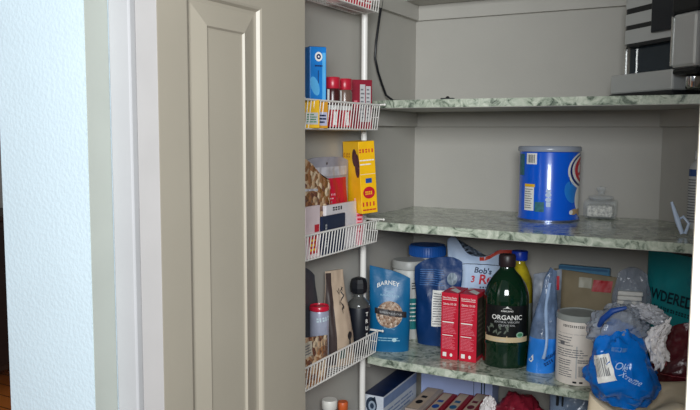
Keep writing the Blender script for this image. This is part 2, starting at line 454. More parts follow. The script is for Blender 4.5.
m = D(); d_rect(m, S, -.047, .026, -.022, .052, 5); d_rect(m, S, -.112, .12, -.085, .176, 5); m.build('green_panel', M('sage_print', (58, 120, 130), .5, var=.2, vs=90), cn)
m = D(); d_ell(m, S, -.012, .0585, .0075, .0055); d_ell(m, S, -.012, .071, .0075, .0055); d_ell(m, S, -.012, .081, .0065, .0045); d_rect(m, S, -.017, .040, -.006, .052, 2); m.build('serving_icons', M('pale_blue_print', (190, 208, 236), .5), cn)
S_icons = S
S = lambda u, v, o: S_icons(u+.003, v, o)
m = D(); d_ell(m, S, .098, .133, .062, .048, 48, .0005); m.build('white_oval', WP, cn)
m = D(); d_ell(m, S, .100, .134, .057, .043, 48, .0008); d_poly(m, S, [(.04, .118), (.045, .098), (.06, .088), (.09, .086), (.1, .1), (.07, .112)], .0007); m.build('navy_oval', M('deep_blue_print', (14, 34, 110), .3), cn)
m = D(); d_ell(m, S, .102, .135, .052, .038, 48, .0010); m.build('inner_white_oval', WP, cn)
m = D(); d_ell(m, S, .106, .136, .046, .034, 48, .0012, .72); m.build('red_swash', RP, cn)
m = D(); d_text(m, S, 'Crisco', .112, .122, .05, .085, 0, .0014, .3, .03); m.build('brand_lettering', RP, cn)
m = D(); d_ell(m, S, .088, .062, .024, .034, 28, .0006, 0, -.2); m.build('cream_swirl', WP, cn)
m = D(); d_ell(m, S, .050, .078, .022, .03, 28, .0004, 0, .4); m.build('sky_patch', M('sky_blue_print', (40, 130, 220), .3), cn)
m = D(); d_ell(m, S, .062, .026, .016, .008, 20, .0009, 0, .1); d_ell(m, S, .088, .024, .016, .009, 20, .0008, 0, -.2); m.build('cookie_picture', TANP, cn)
m = D(); d_ell(m, S, .05, .025, .007, .006, 20, .0010); m.build('cookie_highlight', WP, cn)

# glass jar
jar = thing('glass_jar', 'small square glass jar with stopper and white contents beside the blue canister', 'jar', (.576, -.044, 1.25), 4)
GLASS = M('clear_glass', (225, 230, 230), .04, alpha=.22, var=0, coat=1)
MB().rbox(-.043, -.036, 0, .043, .036, .052, .009, 3).lathe([(.03, .05), (.03, .056)], 24).build('glass_body', GLASS, jar)
MB().rbox(-.034, -.029, .005, .034, .029, .037, .007, 2).build('white_contents', M('white_sweets', (250, 246, 236), .6, var=.3, vs=160, bump=.8, bs=150), jar)
MB().lathe([(.030, .0525), (.034, .054), (.034, .059), (.03, .062), (.012, .064), (.008, .069), (.010, .074), (.014, .079), (.012, .085), (0, .089)], 28).build('stopper', GLASS, jar)

# pump bottle half hidden by the door frame
pb = can('spray_bottle', 'white bottle with blue band at right end of the middle shelf', 'bottle', (.824, -.150, 1.25), 0,
         [(.022, 0), (.024, .003), (.024, .145), (.020, .158), (.011, .166), (.011, .172)], M('white_ribbed_plastic', (206, 206, 204), .4), 'bottle_body', 32)
MB().lathe([(.0125, .170), (.0125, .188), (.010, .190), (.006, .196), (0, .197)], 24).build('cap', M('cap_white', (226, 226, 224), .4), pb)
m = D(); Sx = S_cyl(.024)
d_rect(m, Sx, -.03, .148, .03, .1485); d_rect(m, Sx, -.032, .128, .032, .145, 12); m.build('blue_band', M('slate_blue_print', (52, 86, 142), .4), pb)
m = D()
for i in range(16): d_rect(m, Sx, -.032, .016+i*.0068, .032, .0185+i*.0068, 12)
m.build('printed_rules', GP, pb)

tg = thing('plastic_tongs', 'pale blue plastic clip leaning at right end of the middle shelf', 'clip', (.785, -.315, 1.25), -30)
CL = M('pale_blue_plastic', (206, 222, 246), .35, var=.02)
MB().tube([(.022, 0, .005), (.012, -.004, .035), (-.004, -.006, .076)], [.0045, .006, .003], 8).build('arm', CL, tg)
MB().tube([(.026, .006, .006), (.034, .006, .030), (.020, .004, .044), (.008, .002, .034), (.012, .0, .020)], .0036, 8).build('arm', CL, tg)

# ------------------------------------------------------------------ eye-level shelf: coffee maker, cable, plug
STEEL = M('brushed_steel', (206, 208, 208), .3, .45, var=.04, vs=6)
BLK = M('black_plastic', (22, 24, 28), .4, var=.02)
GLB = M('dark_glass', (34, 46, 56), .12, var=.05)
cf = thing('coffee_maker', 'stainless steel and black coffee maker at right end of eye-level shelf', 'coffee maker', (.770, -.340, 1.5652), -45)
MB().rbox(-.230, .0, 0, .002, .125, .013, .004).build('foot', BLK, cf)
MB().rbox(-.226, .002, .013, -.002, .123, .060, .004).build('base', STEEL, cf)
MB().box(-.19, .03, .060, -.02, .12, .128).build('column', GLB, cf)
MB().rbox(-.190, .012, .060, -.184, .018, .126, .001).build('post', M('bright_steel', (220, 220, 216), .2, .9), cf)
hs = MB()
def band(z0, z1, x0=-.195, x1=-.004):
    pts = [(x1, .12), (x0+.01, .12)]+[(x0+.02-.02*cos(a), .03-.024*sin(a)) for a in [i*pi/2/6 for i in range(7)]]+[(x1, .006)]
    return MB().prism(pts, z0, z1)
band(.124, .132, -.188).build('lower_trim', BLK, cf)
band(.132, .165).build('housing', STEEL, cf)
band(.165, .176, -.192).build('dark_ring', BLK, cf)
band(.176, .203).build('housing', STEEL, cf)
band(.203, .216, -.192).build('dark_ring', BLK, cf)
band(.216, .246).build('housing', STEEL, cf)
band(.246, .262, -.192).build('top_cover', BLK, cf)
MB().rbox(-.075, -.004, .147, .003, .006, .262, .002).build('control_panel', M('panel_black', (26, 30, 38), .3), cf)
hd = MB().rbox(.004, -.010, .058, .080, .098, .176, .008).build('reservoir', STEEL, cf)
MB().rbox(.0025, -.0115, .064, .006, -.006, .172, .001).build('bright_edge', M('bright_steel', (220, 220, 216), .2, .9), hd)
MB().rbox(.002, -.012, .176, .082, .100, .262, .006).build('reservoir_lid', BLK, cf)
MB().rbox(.006, -.008, .045, .080, .096, .058, .006).build('lower_lip', BLK, cf)
MB().lathe([(.016, .014), (.019, .018), (.019, .040), (.015, .044)], 24, .034, .030).build('chrome_outlet', M('chrome', (220, 220, 222), .12, 1), cf)
cb = MB().tube([(.012, -.262, 1.868), (.0125, -.268, 1.835), (.0125, -.283, 1.789), (.0125, -.300, 1.728), (.0125, -.3055, 1.684), (.0125, -.287, 1.648), (.0125, -.262, 1.616), (.014, -.238, 1.586), (.03, -.225, 1.5715), (.07, -.222, 1.569)], .0034, 8).build('power_cable', M('black_cable', (16, 18, 24), .45))
tag(cb, 'thin black power cable hanging down the left wall onto the eye-level shelf', 'cable')
pl = thing('small_plug', 'tiny black plug lying at the front of the eye-level shelf', 'plug', (.245, -.355, 1.5652), 8)
MB().rbox(-.017, -.008, 0, .017, .008, .004, .001).build('plug_body', BLK, pl)
MB().lathe([(.006, .004), (.004, .007), (.0015, .0085)], 12).build('plug_tip', BLK, pl)

# ------------------------------------------------------------------ crowded shelf
Z3 = .8878
# blue almond flour pouch
TEALB = M('teal_blue_film', (12, 98, 146), .36, var=.05, vs=14, bump=.12, bs=40)
t = thing('flour_pouch', 'teal blue stand-up pouch with almond picture beside the black sauce bottle', 'pouch', (.086, -.352, Z3), 24)
P = Pouch(.110, .208, .055, 1, .0025, top=lambda q: .014-.012*q-.010*max(0, q)**2, wid=lambda u: .97+.03*sstep(0, .3, u))
P.mesh().build('pouch_body', TEALB, t); S = P.S()
m = D(); d_text(m, S, 'BARNEY', -.004, .184, .016, .060, 0, .001, 0, .008, 9); m.build('brand_lettering', WP, t)
m = D(); d_text(m, S, 'ALMOND FLOUR', 0, .152, .008, .052, -.12, .001); d_text(m, S, 'BLANCHED', 0, .163, .0055, .022, -.08, .001)
d_text(m, S, 'Gluten Free', 0, .066, .006, .03, -.15, .001); d_lines(m, S, -.03, .03, .03, .044, 2, .35, 3, 5, .001); m.build('small_lettering', M('pale_teal_print', (150, 196, 214), .5), t)
m = D(); d_ell(m, S, .0, .104, .036, .036, 32, .0008); m.build('almond_heap', nuts('almond_print', 170, [(176, 146, 124), (196, 170, 150), (150, 118, 98), (206, 186, 168)]), t)
m = D(); SB = lambda u, v, o: S(u, v-.14*u, o)
d_rect(m, SB, -.040, .101, .046, .117, 14, 2, .0013); m.build('banner', M('dark_brown_print', (40, 32, 34), .5), t)
m = D(); d_text(m, SB, 'SUPERFINE FLOUR', .004, .106, .007, .06, 0, .0018); m.build('banner_lettering', LG, t)
m = D(); d_ell(m, S, .014, .036, .006, .006, 16, .0014); m.build('seal', M('pale_teal_print2', (190, 222, 232), .5), t)

# white tub with grey lid
t = can('supplement_tub', 'white tub with grey lid behind the teal blue pouch', 'tub', (.070, -.190, Z3), 20,
        [(.045, 0), (.047, .003), (.047, .192), (.044, .200), (.042, .204)], M('white_tub_plastic', (196, 196, 192), .4))
MB().lathe([(.046, .201), (.0485, .203), (.0485, .222), (.046, .226), (0, .226)], 40).build('lid', M('grey_lid', (168, 168, 164), .4), t)
S = S_cyl(.047)
m = D(); d_text(m, S, 'P', .028, .176, .02, None, 0, .0008, 0, .02); d_lines(m, S, .012, .145, .044, .168, 3, .4, 2, 2); m.build('dark_lettering', BP, t)
m = D(); d_rect(m, S, -.06, .03, .06, .12, 20); m.build('teal_label', M('teal_print', (34, 120, 124), .4), t)
m = D(); d_lines(m, S, .0, .05, .05, .11, 5, .3, 7, 3, .001); m.build('label_print', WP, t)
# tub with ribbed blue lid
t = can('protein_tub', 'white tub with wide blue screw lid at the back behind the blue bag', 'tub', (.076, -.066, Z3), 15,
        [(.056, 0), (.058, .004), (.058, .205), (.053, .218), (.048, .222)], M('white_tub_plastic', (196, 196, 192), .4))
MB().lathe([(.052, .220), (.055, .222), (.055, .250), (.052, .254), (0, .254)], 40).build('lid', M('royal_blue_lid', (26, 92, 178), .4), t)
m = MB()
for k in range(44):
    a = 2*pi*k/44; m.tube([(.0553*cos(a), .0553*sin(a), .224), (.0553*cos(a), .0553*sin(a), .249)], .0012, 5)
m.build('lid_ribs', M('royal_blue_lid', (26, 92, 178), .4), t)
# dark blue bag with nutrition label
DBLUE = M('navy_blue_film', (10, 54, 108), .42, var=.12, vs=9, bump=.25, bs=30)
t = thing('blue_bag', 'tall navy blue bag with white nutrition label behind the red cartons', 'bag', (.180, -.236, Z3), 12)
P = Pouch(.130, .252, .05, 4, .007, top=lambda q: -.004+.01*q-.02*abs(q)**3, wid=lambda u: .86+.14*sstep(0, .5, u)+.04*sin(u*9))
P.mesh(nv=40).build('bag_body', DBLUE, t); S = P.S()
m = D(); d_rect(m, S, -.012, .058, .05, .158, 10, 12, .0012); m.build('nutrition_label', WP, t)
m = D(); d_lines(m, S, -.009, .062, .046, .152, 13, .35, 9, 3, .0018); m.build('label_print', GP, t)
m = D(); d_lines(m, S, -.05, .168, .02, .216, 8, .22, 11, 2, .0012, .15); m.build('small_print', M('mid_blue_print', (78, 124, 184), .5), t)
m = D(); d_ell(m, S, .04, .19, .014, .017, 20, .0012); m.build('round_badge', M('dim_badge', (130, 146, 160), .4, var=.2, vs=100), t)
# white and blue flour bag at the back
t = thing('flour_bag', 'white and pale blue flour bag with red trim at the back behind the red cartons', 'bag', (.264, -.098, Z3), 16)
P = Pouch(.205, .240, .085, 9, .006, top=lambda q: .058*math.exp(-((q+.85)/.3)**2)-.004+.024*sstep(.0, .5, q)-.03*sstep(.75, 1, q), wid=lambda u: .95+.07*sstep(.6, 1, u))
P.mesh(nv=40, nu=30).build('bag_body', M('pale_blue_paper', (188, 208, 236), .5, var=.06, vs=10, bump=.2, bs=25), t); S = P.S()
m = D(); d_text(m, S, "Bob's", .000, .190, .022, .05, -.05, .0014, .15, .02); d_mark(m, S, 5, .012, .145, .012, .04, 0, .0014); m.build('dark_lettering', NP, t)
m = D(); d_text(m, S, 'Red', .020, .163, .036, .062, .08, .0014, .2, .03); d_text(m, S, '3', -.028, .165, .024, None, 0, .0014, .1, .03); m.build('red_lettering', RP, t)
P.front(.955, .999, -.1, .8, .001).build('red_seal', M('orange_red_trim', (206, 66, 44), .5), t)
m = D(); d_rect(m, S, -.085, .214, .06, .216, 24, 1, .0012); m.build('fold_line', NP, t)

# green olive oil bottle
GRN = M('dark_green_glass', (9, 38, 22), .08, var=.05, coat=.6)
t = thing('olive_oil_bottle', 'big dark green olive oil bottle with black label near the shelf front', 'bottle', (.400, -.318, Z3), 20)
prof = [(.048, 0), (.053, .003), (.055, .010), (.055, .055), (.0565, .060), (.0565, .064), (.0545, .068), (.0545, .165), (.055, .172), (.053, .190), (.046, .212), (.034, .232), (.023, .244), (.019, .250), (.0175, .262)]
prof = [(q*1.04 if z < .2 else q*(1.04-.04*min(1, (z-.2)/.04)), z) for q, z in prof]
MB().lathe(prof, 48, sy=.86).build('bottle_body', GRN, t)
MB().lathe([(.0205, .256), (.0215, .258), (.0215, .282), (.019, .286), (0, .286)], 32).build('cap', M('brown_black_cap', (44, 32, 34), .4), t)
S0 = S_cyl(.0569)
S = lambda u, v, o: (S0(u, v, o)[0], S0(u, v, o)[1]*.86-.0003, v)
m = D(); d_rect(m, S, -.062, .070, .062, .163, 28, 2, .0005); m.build('black_label', M('black_label_paper', (18, 20, 20), .35), t)
m = D(); d_poly(m, S, [(.062, .070), (.062, .081), (.03, .083), (0, .086), (-.03, .090), (-.062, .089), (-.062, .070), (-.03, .070), (0, .070), (.03, .070)], .0008)
d_rect(m, S, -.062, .070, .062, .083, 28, 1, .0009); m.build('gold_strip', M('gold_label', (206, 184, 146), .4), t)
m = D(); d_text(m, S, 'ORGANIC', 0, .128, .0165, .078, 0, .0010, 0, .012); d_text(m, S, 'KIRKLAND', .0, .148, .0055, .030, 0, .0010, 0, .01); d_poly(m, S, [(-.012, .155), (.012, .155), (.004, .158), (0, .163), (-.004, .158)], .001); m.build('white_lettering', WP, t)
m = D(); d_text(m, S, 'EXTRA VIRGIN', 0, .1195, .007, .062, 0, .0010); d_text(m, S, 'OLIVE OIL', 0, .111, .007, .042, 0, .0010); d_text(m, S, '2 LITERS', -.018, .074, .006, .03, 0, .0014); m.build('fine_lettering', LG, t)
m = D(); d_ell(m, S, .034, .089, .0105, .0075, 24, .0014); m.build('round_seal', M('seal_green', (150, 186, 160), .5), t)
m = D(); d_ell(m, S, .034, .089, .0075, .0045, 20, .0017, .0); m.build('seal_centre', M('seal_green_dark', (70, 130, 90), .5), t)
m = D(); rg = random.Random(5)
for i in range(16):
    x = -.052+.055*rg.random(); d_ell(m, S, x, .092+.02*rg.random(), .0022, .006, 8, .0010, 0, rg.uniform(-1, 1))
m.build('leaf_motif', M('grey_leaf_print', (96, 104, 92), .5), t)

# second oil bottle with blue cap
t = thing('cooking_oil_bottle', 'clear bottle of yellow oil with bright blue cap behind the olive oil bottle', 'bottle', (.385, -.150, Z3), 10)
MB().lathe([(.034, 0), (.037, .004), (.037, .165), (.034, .195), (.022, .225), (.016, .236), (.0155, .250)], 36).build('bottle_body', M('yellow_oil', (196, 176, 40), .08, var=.25, vs=22, alpha=.9), t)
MB().lathe([(.0215, .246), (.022, .248), (.022, .268), (.0205, .271), (0, .271)], 32).build('cap', M('bright_blue_cap', (22, 64, 190), .35), t)
m = D(); d_rect(m, S_cyl(.0372), -.05, .03, .05, .13, 18); m.build('white_label', M('faded_label', (150, 160, 150), .5), t)

# tall clear bag with blue foot
t = thing('rice_bag', 'slim clear bag with bright blue foot between oil bottle and white canister', 'bag', (.494, -.327, Z3), 24)
P = Pouch(.070, .262, .060, 12, .006, top=lambda q: .01*q-.02*abs(q), wid=lambda u: 1-.55*sstep(.35, 1, u), lean=.018, freq=30)
P.mesh(.0, .34, 22, 16).build('blue_foot', M('bright_blue_film', (44, 132, 226), .3, var=.08, vs=20, bump=.2, bs=40), t)
P.mesh(.34, 1, 22, 26).build('clear_film', M('grey_blue_film', (120, 142, 176), .2, var=.25, vs=24, bump=.4, bs=40, alpha=.82), t); S = P.S()
m = D(); d_text(m, S, 'ORGANIC', .017, .042, .013, .036, .55, .0014, .1, .02); d_mark(m, S, 4, .016, .026, .012, .026, .55, .0014, .1, .02); m.build('dark_lettering', M('ink_blue', (20, 40, 96), .4), t)
m = D(); d_poly(m, S, [(-.033, .03), (-.026, .048), (-.024, .034), (-.028, .026)], .0012); m.build('white_flash', WP, t)
m = D(); m.grid(lambda a, b: S(-.006+.008*a+.004*sin(b*7), .04+.185*b, .004*sin(a*pi)+.0012), 4, 24); m.build('painted_highlight', M('pale_blue_highlight', (170, 196, 232), .3), t)  # pale strip paints a highlight down the film

# kraft bag at the back
t = thing('kraft_bag', 'wide brown paper bag with red patch at back behind white canister', 'bag', (.552, -.075, Z3), 2)
P = Pouch(.178, .212, .07, 15, .004, top=lambda q: -.006*q, wid=lambda u: 1)
P.mesh().build('bag_body', M('kraft_paper', (134, 120, 94), .7, var=.08, vs=18), t); S = P.S()
m = D(); d_rect(m, S, .015, .165, .065, .196, 8, 4, .0015, .004); m.build('red_patch', M('dull_red_print', (170, 36, 44), .5), t)
m = D(); d_rect(m, S, -.02, .172, .014, .200, 8, 4, .0012); m.build('pale_patch', M('pale_patch_print', (170, 166, 150), .5), t)
t2 = thing('blue_packet', 'flat pale blue packet at the back peeking over the brown paper bag', 'packet', (.54, -.024, Z3), 0)
MB().rbox(-.075, -.012, 0, .065, .010, .222, .004).build('packet_body', M('steel_blue_film', (84, 140, 176), .4), t2)
m = D(); d_rect(m, S_front(.024), -.073, .212, .06, .219, 4); m.build('seal_strip', M('darker_blue', (60, 108, 148), .4), t2)
t = thing('snack_bag', 'small red white and blue bag wedged behind the slim clear bag', 'bag', (.478, -.215, Z3), 20)
P = Pouch(.072, .232, .045, 17, .005, top=lambda q: .008*q)
P.mesh().build('bag_body', M('grey_white_film', (150, 158, 172), .35, var=.3, vs=26), t); S = P.S()
m = D(); d_rect(m, S, -.005, .185, .03, .222, 6, 6, .0012); m.build('red_corner', RP, t)
m = D(); d_poly(m, S, [(0, .19), (.02, .195), (.008, .215)], .0017); m.build('white_flash', WP, t)
m = D(); d_rect(m, S, -.02, .10, .02, .15, 6, 6, .0012); m.build('navy_patch', NP, t)

# white canister with recipe print
r = .0505
t = can('white_canister', 'white printed cardboard canister with smoky lid at front of the crowded shelf', 'canister', (.588, -.352, Z3), 12,
        [(r-.002, 0), (r, .001), (r, .158), (r-.001, .160)], M('white_card', (226, 216, 206), .5, var=.03))
MB().lathe([(r+.0003, .152), (r+.0014, .153), (r+.0014, .164), (r-.001, .1665), (r-.0035, .1665), (r-.005, .1645), (0, .1645)], 48).build('lid', M('smoky_lid', (150, 154, 150), .2, var=.03), t)
S = S_cyl(r)
m = D(); d_mark(m, S, 15, -.004, .139, .0072, .066, 0, .0008, 0, .03); d_rect(m, S, -.010, .006, -.001, .0105, 2); d_rect(m, S, .005, .006, .013, .0105, 2); m.build('bold_lettering', BP, t)
m = D(); d_lines(m, S, -.055, .122, .045, .124, 3, .3, 2, 5); d_lines(m, S, -.055, .092, -.005, .118, 4, .3, 5, 4); d_lines(m, S, -.055, .066, .03, .088, 4, .35, 6, 5)
d_lines(m, S, -.05, .046, -.012, .062, 3, .4, 8, 4); d_lines(m, S, -.048, .018, -.012, .044, 5, .35, 12, 3); d_lines(m, S, .0, .054, .042, .064, 2, .5, 14, 3); m.build('small_print', GP, t)
m = D(); d_bars(m, S, .002, .022, .036, .048, 16, 3); m.build('barcode', GP, t)
m = D(); d_rect(m, S, -.045, .096, -.032, .104, 2, 1, .0009); m.build('dark_patch', GP, t)
m = D(); d_rect(m, S, -.004, .018, -.001, .095, 1, 1); m.build('pale_divider', LG, t)
m = D(); d_ell(m, S, .046, .014, .003, .003, 12); m.build('red_dot', RP, t)

# clear bag with white folded stack
CLEAR = M('clear_film', (176, 186, 204), .18, alpha=.38, var=.2, vs=25, bump=.5, bs=30)
t = thing('clear_bag', 'clear plastic bag with folded white paper in front of the teal bag', 'bag', (.676, -.125, Z3), 10)
P = Pouch(.098, .248, .075, 21, .008, top=lambda q: -.02*q*q, wid=lambda u: 1-.25*sstep(.7, 1, u), freq=26)
P.mesh(nv=36).build('clear_film', CLEAR, t)
m = MB()
for i in range(7): m.rbox(-.036+.002*random.random(), -.022, .10+i*.0125, .024+.003*random.random(), .018, .1115+i*.0125, .003)
m.rbox(-.036, -.02, .004, .03, .02, .10, .004)
m.build('folded_paper', M('white_paper', (222, 218, 212), .6), t)
# teal powder bag against the diagonal wall
t = thing('teal_bag', 'large teal bag with dark lettering leaning on the diagonal wall at right', 'bag', (.795, -.150, Z3), -44)
P = Pouch(.250, .292, .050, 23, .004, top=lambda q: .0, foot=.8, freq=14)
P.mesh().build('bag_body', M('teal_film', (30, 152, 158), .3, var=.06, vs=9, bump=.15, bs=24), t); S = P.S()
m = D(); d_text(m, S, 'POWDERED', -.040, .168, .038, .200, 0, .0014, 0, .025); d_mark(m, S, 16, .0, .145, .013, .15, 0, .0014, 0, .01); m.build('dark_lettering', M('dark_teal_print', (8, 44, 58), .4), t)
m = D(); d_poly(m, S, [(-.04, .05), (.01, .120), (.065, .10), (.05, .045)], .0016); m.build('powder_picture', M('pale_mint_print', (146, 178, 172), .5, var=.15), t)
m = D(); d_ell(m, S, .05, .235, .02, .018, 24, .0014); m.build('pale_disc', M('mid_teal_print', (40, 140, 150), .4), t)
# dark red bag at the right
t = thing('red_bag', 'dark red plastic bag at the right edge of the crowded shelf', 'bag', (.815, -.37, Z3), -8)
P = Pouch(.125, .172, .085, 27, .009, top=lambda q: .02*q-.02*q*q, wid=lambda u: .9+.1*sin(u*5), freq=26)
P.mesh(nv=36).build('bag_body', M('maroon_film', (100, 26, 38), .25, var=.25, vs=18, bump=.4, bs=30), t); S = P.S()
m = D(); d_ell(m, S, -.03, .085, .012, .008, 20, .0014, .6); d_rect(m, S, -.03, .062, .04, .0632, 10, 1, .0014); m.build('pale_print', M('rose_print', (176, 86, 92), .5), t)

# ------------------------------------------------------------------ tall cream sack on the floor and the blue bag lying on it
t = thing('paper_sack', 'tall cream paper sack standing on the floor in front of the shelves', 'sack', (.790, -.595, 0), -6)
def sack_pt(a, b):
    return None
m = MB(); W, Dp, H = .235, .17, .992; nu, nv = 56, 40; vs = []
def sup(a, w, d, e=.28):
    c, s = cos(a), sin(a); return (w/2*math.copysign(abs(c)**e, c), d/2*math.copysign(abs(s)**e, s))
def ztop(x, y):
    return H-.060*math.exp(-((x+.040)/.080)**2)*(.5+.5*sstep(.06, -.05, y))+.012*noise.noise(Vector((x*16, y*16, 3)))-.035*sstep(.04, .13, x)
for j in range(nv+1):
    for k in range(nu):
        x, y = sup(2*pi*k/nu, W, Dp); f = 1-.012*sstep(.9, 1, j/nv)
        q = .004*noise.noise(Vector((x*9, y*9, j*.3)))
        vs.append(((x+q)*f, (y+q)*f, (ztop(x, y)-.006)*j/nv))
rings = 8
for i in range(1, rings+1):
    s = 1-i/rings
    for k in range(nu):
        x, y = sup(2*pi*k/nu, W, Dp); x *= s*.988; y *= s*.988
        vs.append((x, y, ztop(x, y)))
tot = nv+rings
fs = [(j*nu+k, j*nu+(k+1) % nu, (j+1)*nu+(k+1) % nu, (j+1)*nu+k) for j in range(tot) for k in range(nu)]+[tuple(range(nu))[::-1]]
m.add(vs, fs, True)
m.build('sack_body', M('cream_paper', (232, 214, 184), .65, var=.03, vs=10, bump=.1, bs=30), t)

t = thing('tortilla_bag', 'crumpled bright blue bag with white script lying on the cream sack', 'bag', (.736, -.672, .958), 0)
BAGB = M('glossy_blue_film', (0, 108, 200), .22, var=.1, vs=14, bump=.35, bs=34)
def shp(p):
    x, y, z = p
    x *= 1-.28*sstep(.03, .10, z); x -= .10*max(0, z-.07); 
    z += -.12*x*(1 if x > 0 else .2)
    return (x, y, z)
bm_ = blob(.077, .060, .084, 3, .14, 1.8, .17, 2.5, flat=.0, shape=shp, cz=.078)
bm_.build('bag_body', BAGB, t)
from mathutils.bvhtree import BVHTree
BV = BVHTree.FromPolygons([Vector(p) for p in bm_.v], bm_.f)
def S_hit(u, v, o):
    """the point of the bag's front found straight behind (u, v), seen from the bag's own front"""
    h = BV.ray_cast(Vector((u-.1, -.5, v+.05)), Vector((.1/.44, 1, -.05/.44)).normalized())
    if h[0] is None: return (u, -.02, v)
    n_ = h[1] if h[1].y < 0 else -h[1]
    return tuple(h[0]+n_*o)
def bagtext(m_, s, u, v, size, width, rot, shear=.3, bold=.02): d_text(m_, S_hit, s, u, v, size, width, rot, .0016, shear, bold)
m = D(); d_rect(m, lambda a, b, o: S_hit(a*cos(.35)-b*sin(.35)-.027, a*sin(.35)+b*cos(.35)+.083, o), -.020, -.026, .017, .026, 10, 10, .0012); m.build('white_label', WP, t)
m = D()
SL = lambda a, b, o: S_hit(a*cos(.35)-b*sin(.35)-.027, a*sin(.35)+b*cos(.35)+.083, o)
d_bars(m, SL, -.018, -.015, .010, .020, 9, 4, .0022); m.build('barcode', GP, t)
m = D(); bagtext(m, 'Olé', .004, .084, .021, .022, -.15, .3, .0); bagtext(m, 'Xtreme', .018, .066, .017, .040, -.42, .3, 0); m.build('script_lettering', M('pale_blue_script', (190, 214, 244), .4), t)
m = D(); d_lines(m, S_hit, -.014, .117, .018, .127, 1, .7, 2, 9, .0016); m.build('small_print', M('mid_blue_print', (78, 124, 184), .5), t)
# its clear neck
def shp2(p):
    x, y, z = p; return (x+.4*(z-.13), y, z)
MBn = blob(.056, .05, .050, 11, .22, 2.0, .25, 3.2, cz=.142, shape=lambda p: (p[0]-.018+.25*(p[2]-.14), p[1]+.02, p[2]))
MBn.build('clear_neck', M('grey_clear_film', (168, 176, 190), .16, alpha=.55, var=.25, vs=22, bump=.5, bs=30), t)
nk = MB().tube([(-.045, -.012, .150), (-.035, -.028, .170), (-.018, -.028, .188), (.006, -.022, .196)], [.004, .006, .006, .003], 8).build('blue_fold', M('deep_blue_film', (20, 66, 140), .3), t)
blob(.019, .020, .046, 5, .35, 2.4, .45, 3.5, cz=.068, shape=lambda p: (p[0]+.12*(p[2]-.06)+.008*sin(p[2]*60)+.060, p[1]+.025, p[2]+.052)).build('crumpled_end', M('white_tissue', (238, 232, 230), .6, var=.05, bump=.3, bs=50), t)['label'] = 'crumpled white end'
blob(.032, .026, .016, 8, .35, 2.4, .4, 3.2, cz=.122, shape=lambda p: (p[0]+.042, p[1]+.03, p[2]+.055-.25*p[0])).build('milky_wrap', M('milky_film', (206, 206, 212), .2, alpha=.75, bump=.5, bs=40), t)

# ------------------------------------------------------------------ lowest shelf
Z4 = .60
t = carton('appliance_box', 'long white box with dark blue top at left end of the lowest shelf', 'box', .062, .25, .152, (.036, -.232, Z4), 2, M('white_carton', (206, 212, 222), .5, var=.04))
m = D(); d_rect(m, S_top(.152), -.0305, -.1235, .0305, .1235); m.build('blue_top', M('dark_blue_print', (14, 40, 84), .35, var=.2, vs=20), t)
m = D(); d_ell(m, S_front(.25), -.005, .124, .017, .023, 28); d_poly(m, S_front(.25), [(-.015, .135), (.006, .15), (.011, .13)]); m.build('dark_emblem', M('slate_print', (42, 58, 78), .5), t)
m = D(); d_ell(m, S_front(.25), -.003, .122, .011, .015, 24, .0011, .55); m.build('pale_emblem_ring', M('pale_slate_print', (150, 164, 180), .5), t)
m = D(); d_rect(m, S_right(.062), -.124, .12, .124, .148); d_lines(m, S_right(.062), -.11, .075, .1, .11, 3, .4, 3, 4); m.build('side_print', M('soft_blue_print', (128, 148, 188), .5), t)
t = carton('lilac_box', 'pale lilac blue box with dark berries standing at back of the lowest shelf', 'box', .225, .06, .258, (.19, -.075, Z4), 0, M('lilac_card', (168, 182, 224), .5, var=.03))
S = S_front(.06)
m = D()
for a in ((-.10, .165, -.0985, .243), (.055, .10, .0565, .243), (-.10, .2415, .0565, .243)): d_rect(m, S, *a)
m.build('panel_outline', M('slate_print', (42, 58, 78), .5), t)
m = D(); rg = random.Random(3)
for i in range(14): d_ell(m, S, -.085+i*.0085, .182+.012*rg.random()-.0022*i, .009, .009, 14, .0007+.0001*i)
m.build('berry_print', M('berry_navy', (34, 46, 84), .5, var=.2), t)
m = D(); d_rect(m, S, .078, .05, .0815, .258); d_rect(m, S, .0865, .05, .090, .258); m.build('dark_stripes', M('dark_green_print', (24, 52, 60), .4), t)
def bar_box(x, y, h, rz, label, colr, mark, w=.042, d=.17):
    t = carton('bar_box', label, 'box', w, d, h, (x, y, Z4), rz, colr, group='small boxes in a row on the lowest shelf')
    m = D(); d_rect(m, S_top(h), -w/2+.004, -d/2+.006, w/2-.012, d/2-.006); m.build('top_panel', M('beige_print', (200, 178, 156), .5, var=.06), t)
    m = D(); d_ell(m, S_top(h), -.004, -.035, .010, .016, 18, .0011); d_rect(m, S_top(h), -.012, .0, .004, .018, 1, 1, .0011); m.build('top_mark', mark, t)
    m = D(); d_lines(m, S_front(d), -.016, .05, .016, h-.02, 8, .4, int(x*100), 2); m.build('front_print', WP, t)
CRR = M('carton_red', (150, 32, 44), .5, var=.06)
bar_box(.136, -.215, .116, 3, 'beige topped small box next to the long white box', M('grey_beige_carton', (176, 160, 150), .5, var=.06), BP, .05, .19)
bar_box(.190, -.225, .116, 3, 'red sided box with blue mark, second to the right of the long white box', CRR, M('blue_mark', (30, 80, 160), .5))
bar_box(.238, -.215, .119, 3, 'red sided box third to the right of the long white box, lowest shelf', CRR, M('teal_mark', (36, 96, 140), .5))
bar_box(.286, -.205, .124, 3, 'small red sided box at right end of the row, near the maroon bag', CRR, M('maroon_mark', (110, 30, 50), .5))
t = thing('maroon_bag', 'maroon bag with white gathered end lying on the lowest shelf', 'bag', (.408, -.21, Z4), 0)
blob(.078, .085, .092, 14, .14, 2, .14, 3.4, flat=.0, cz=.085).build('bag_body', M('maroon_wrap', (140, 34, 52), .3, var=.2, vs=20, bump=.3, bs=30), t)
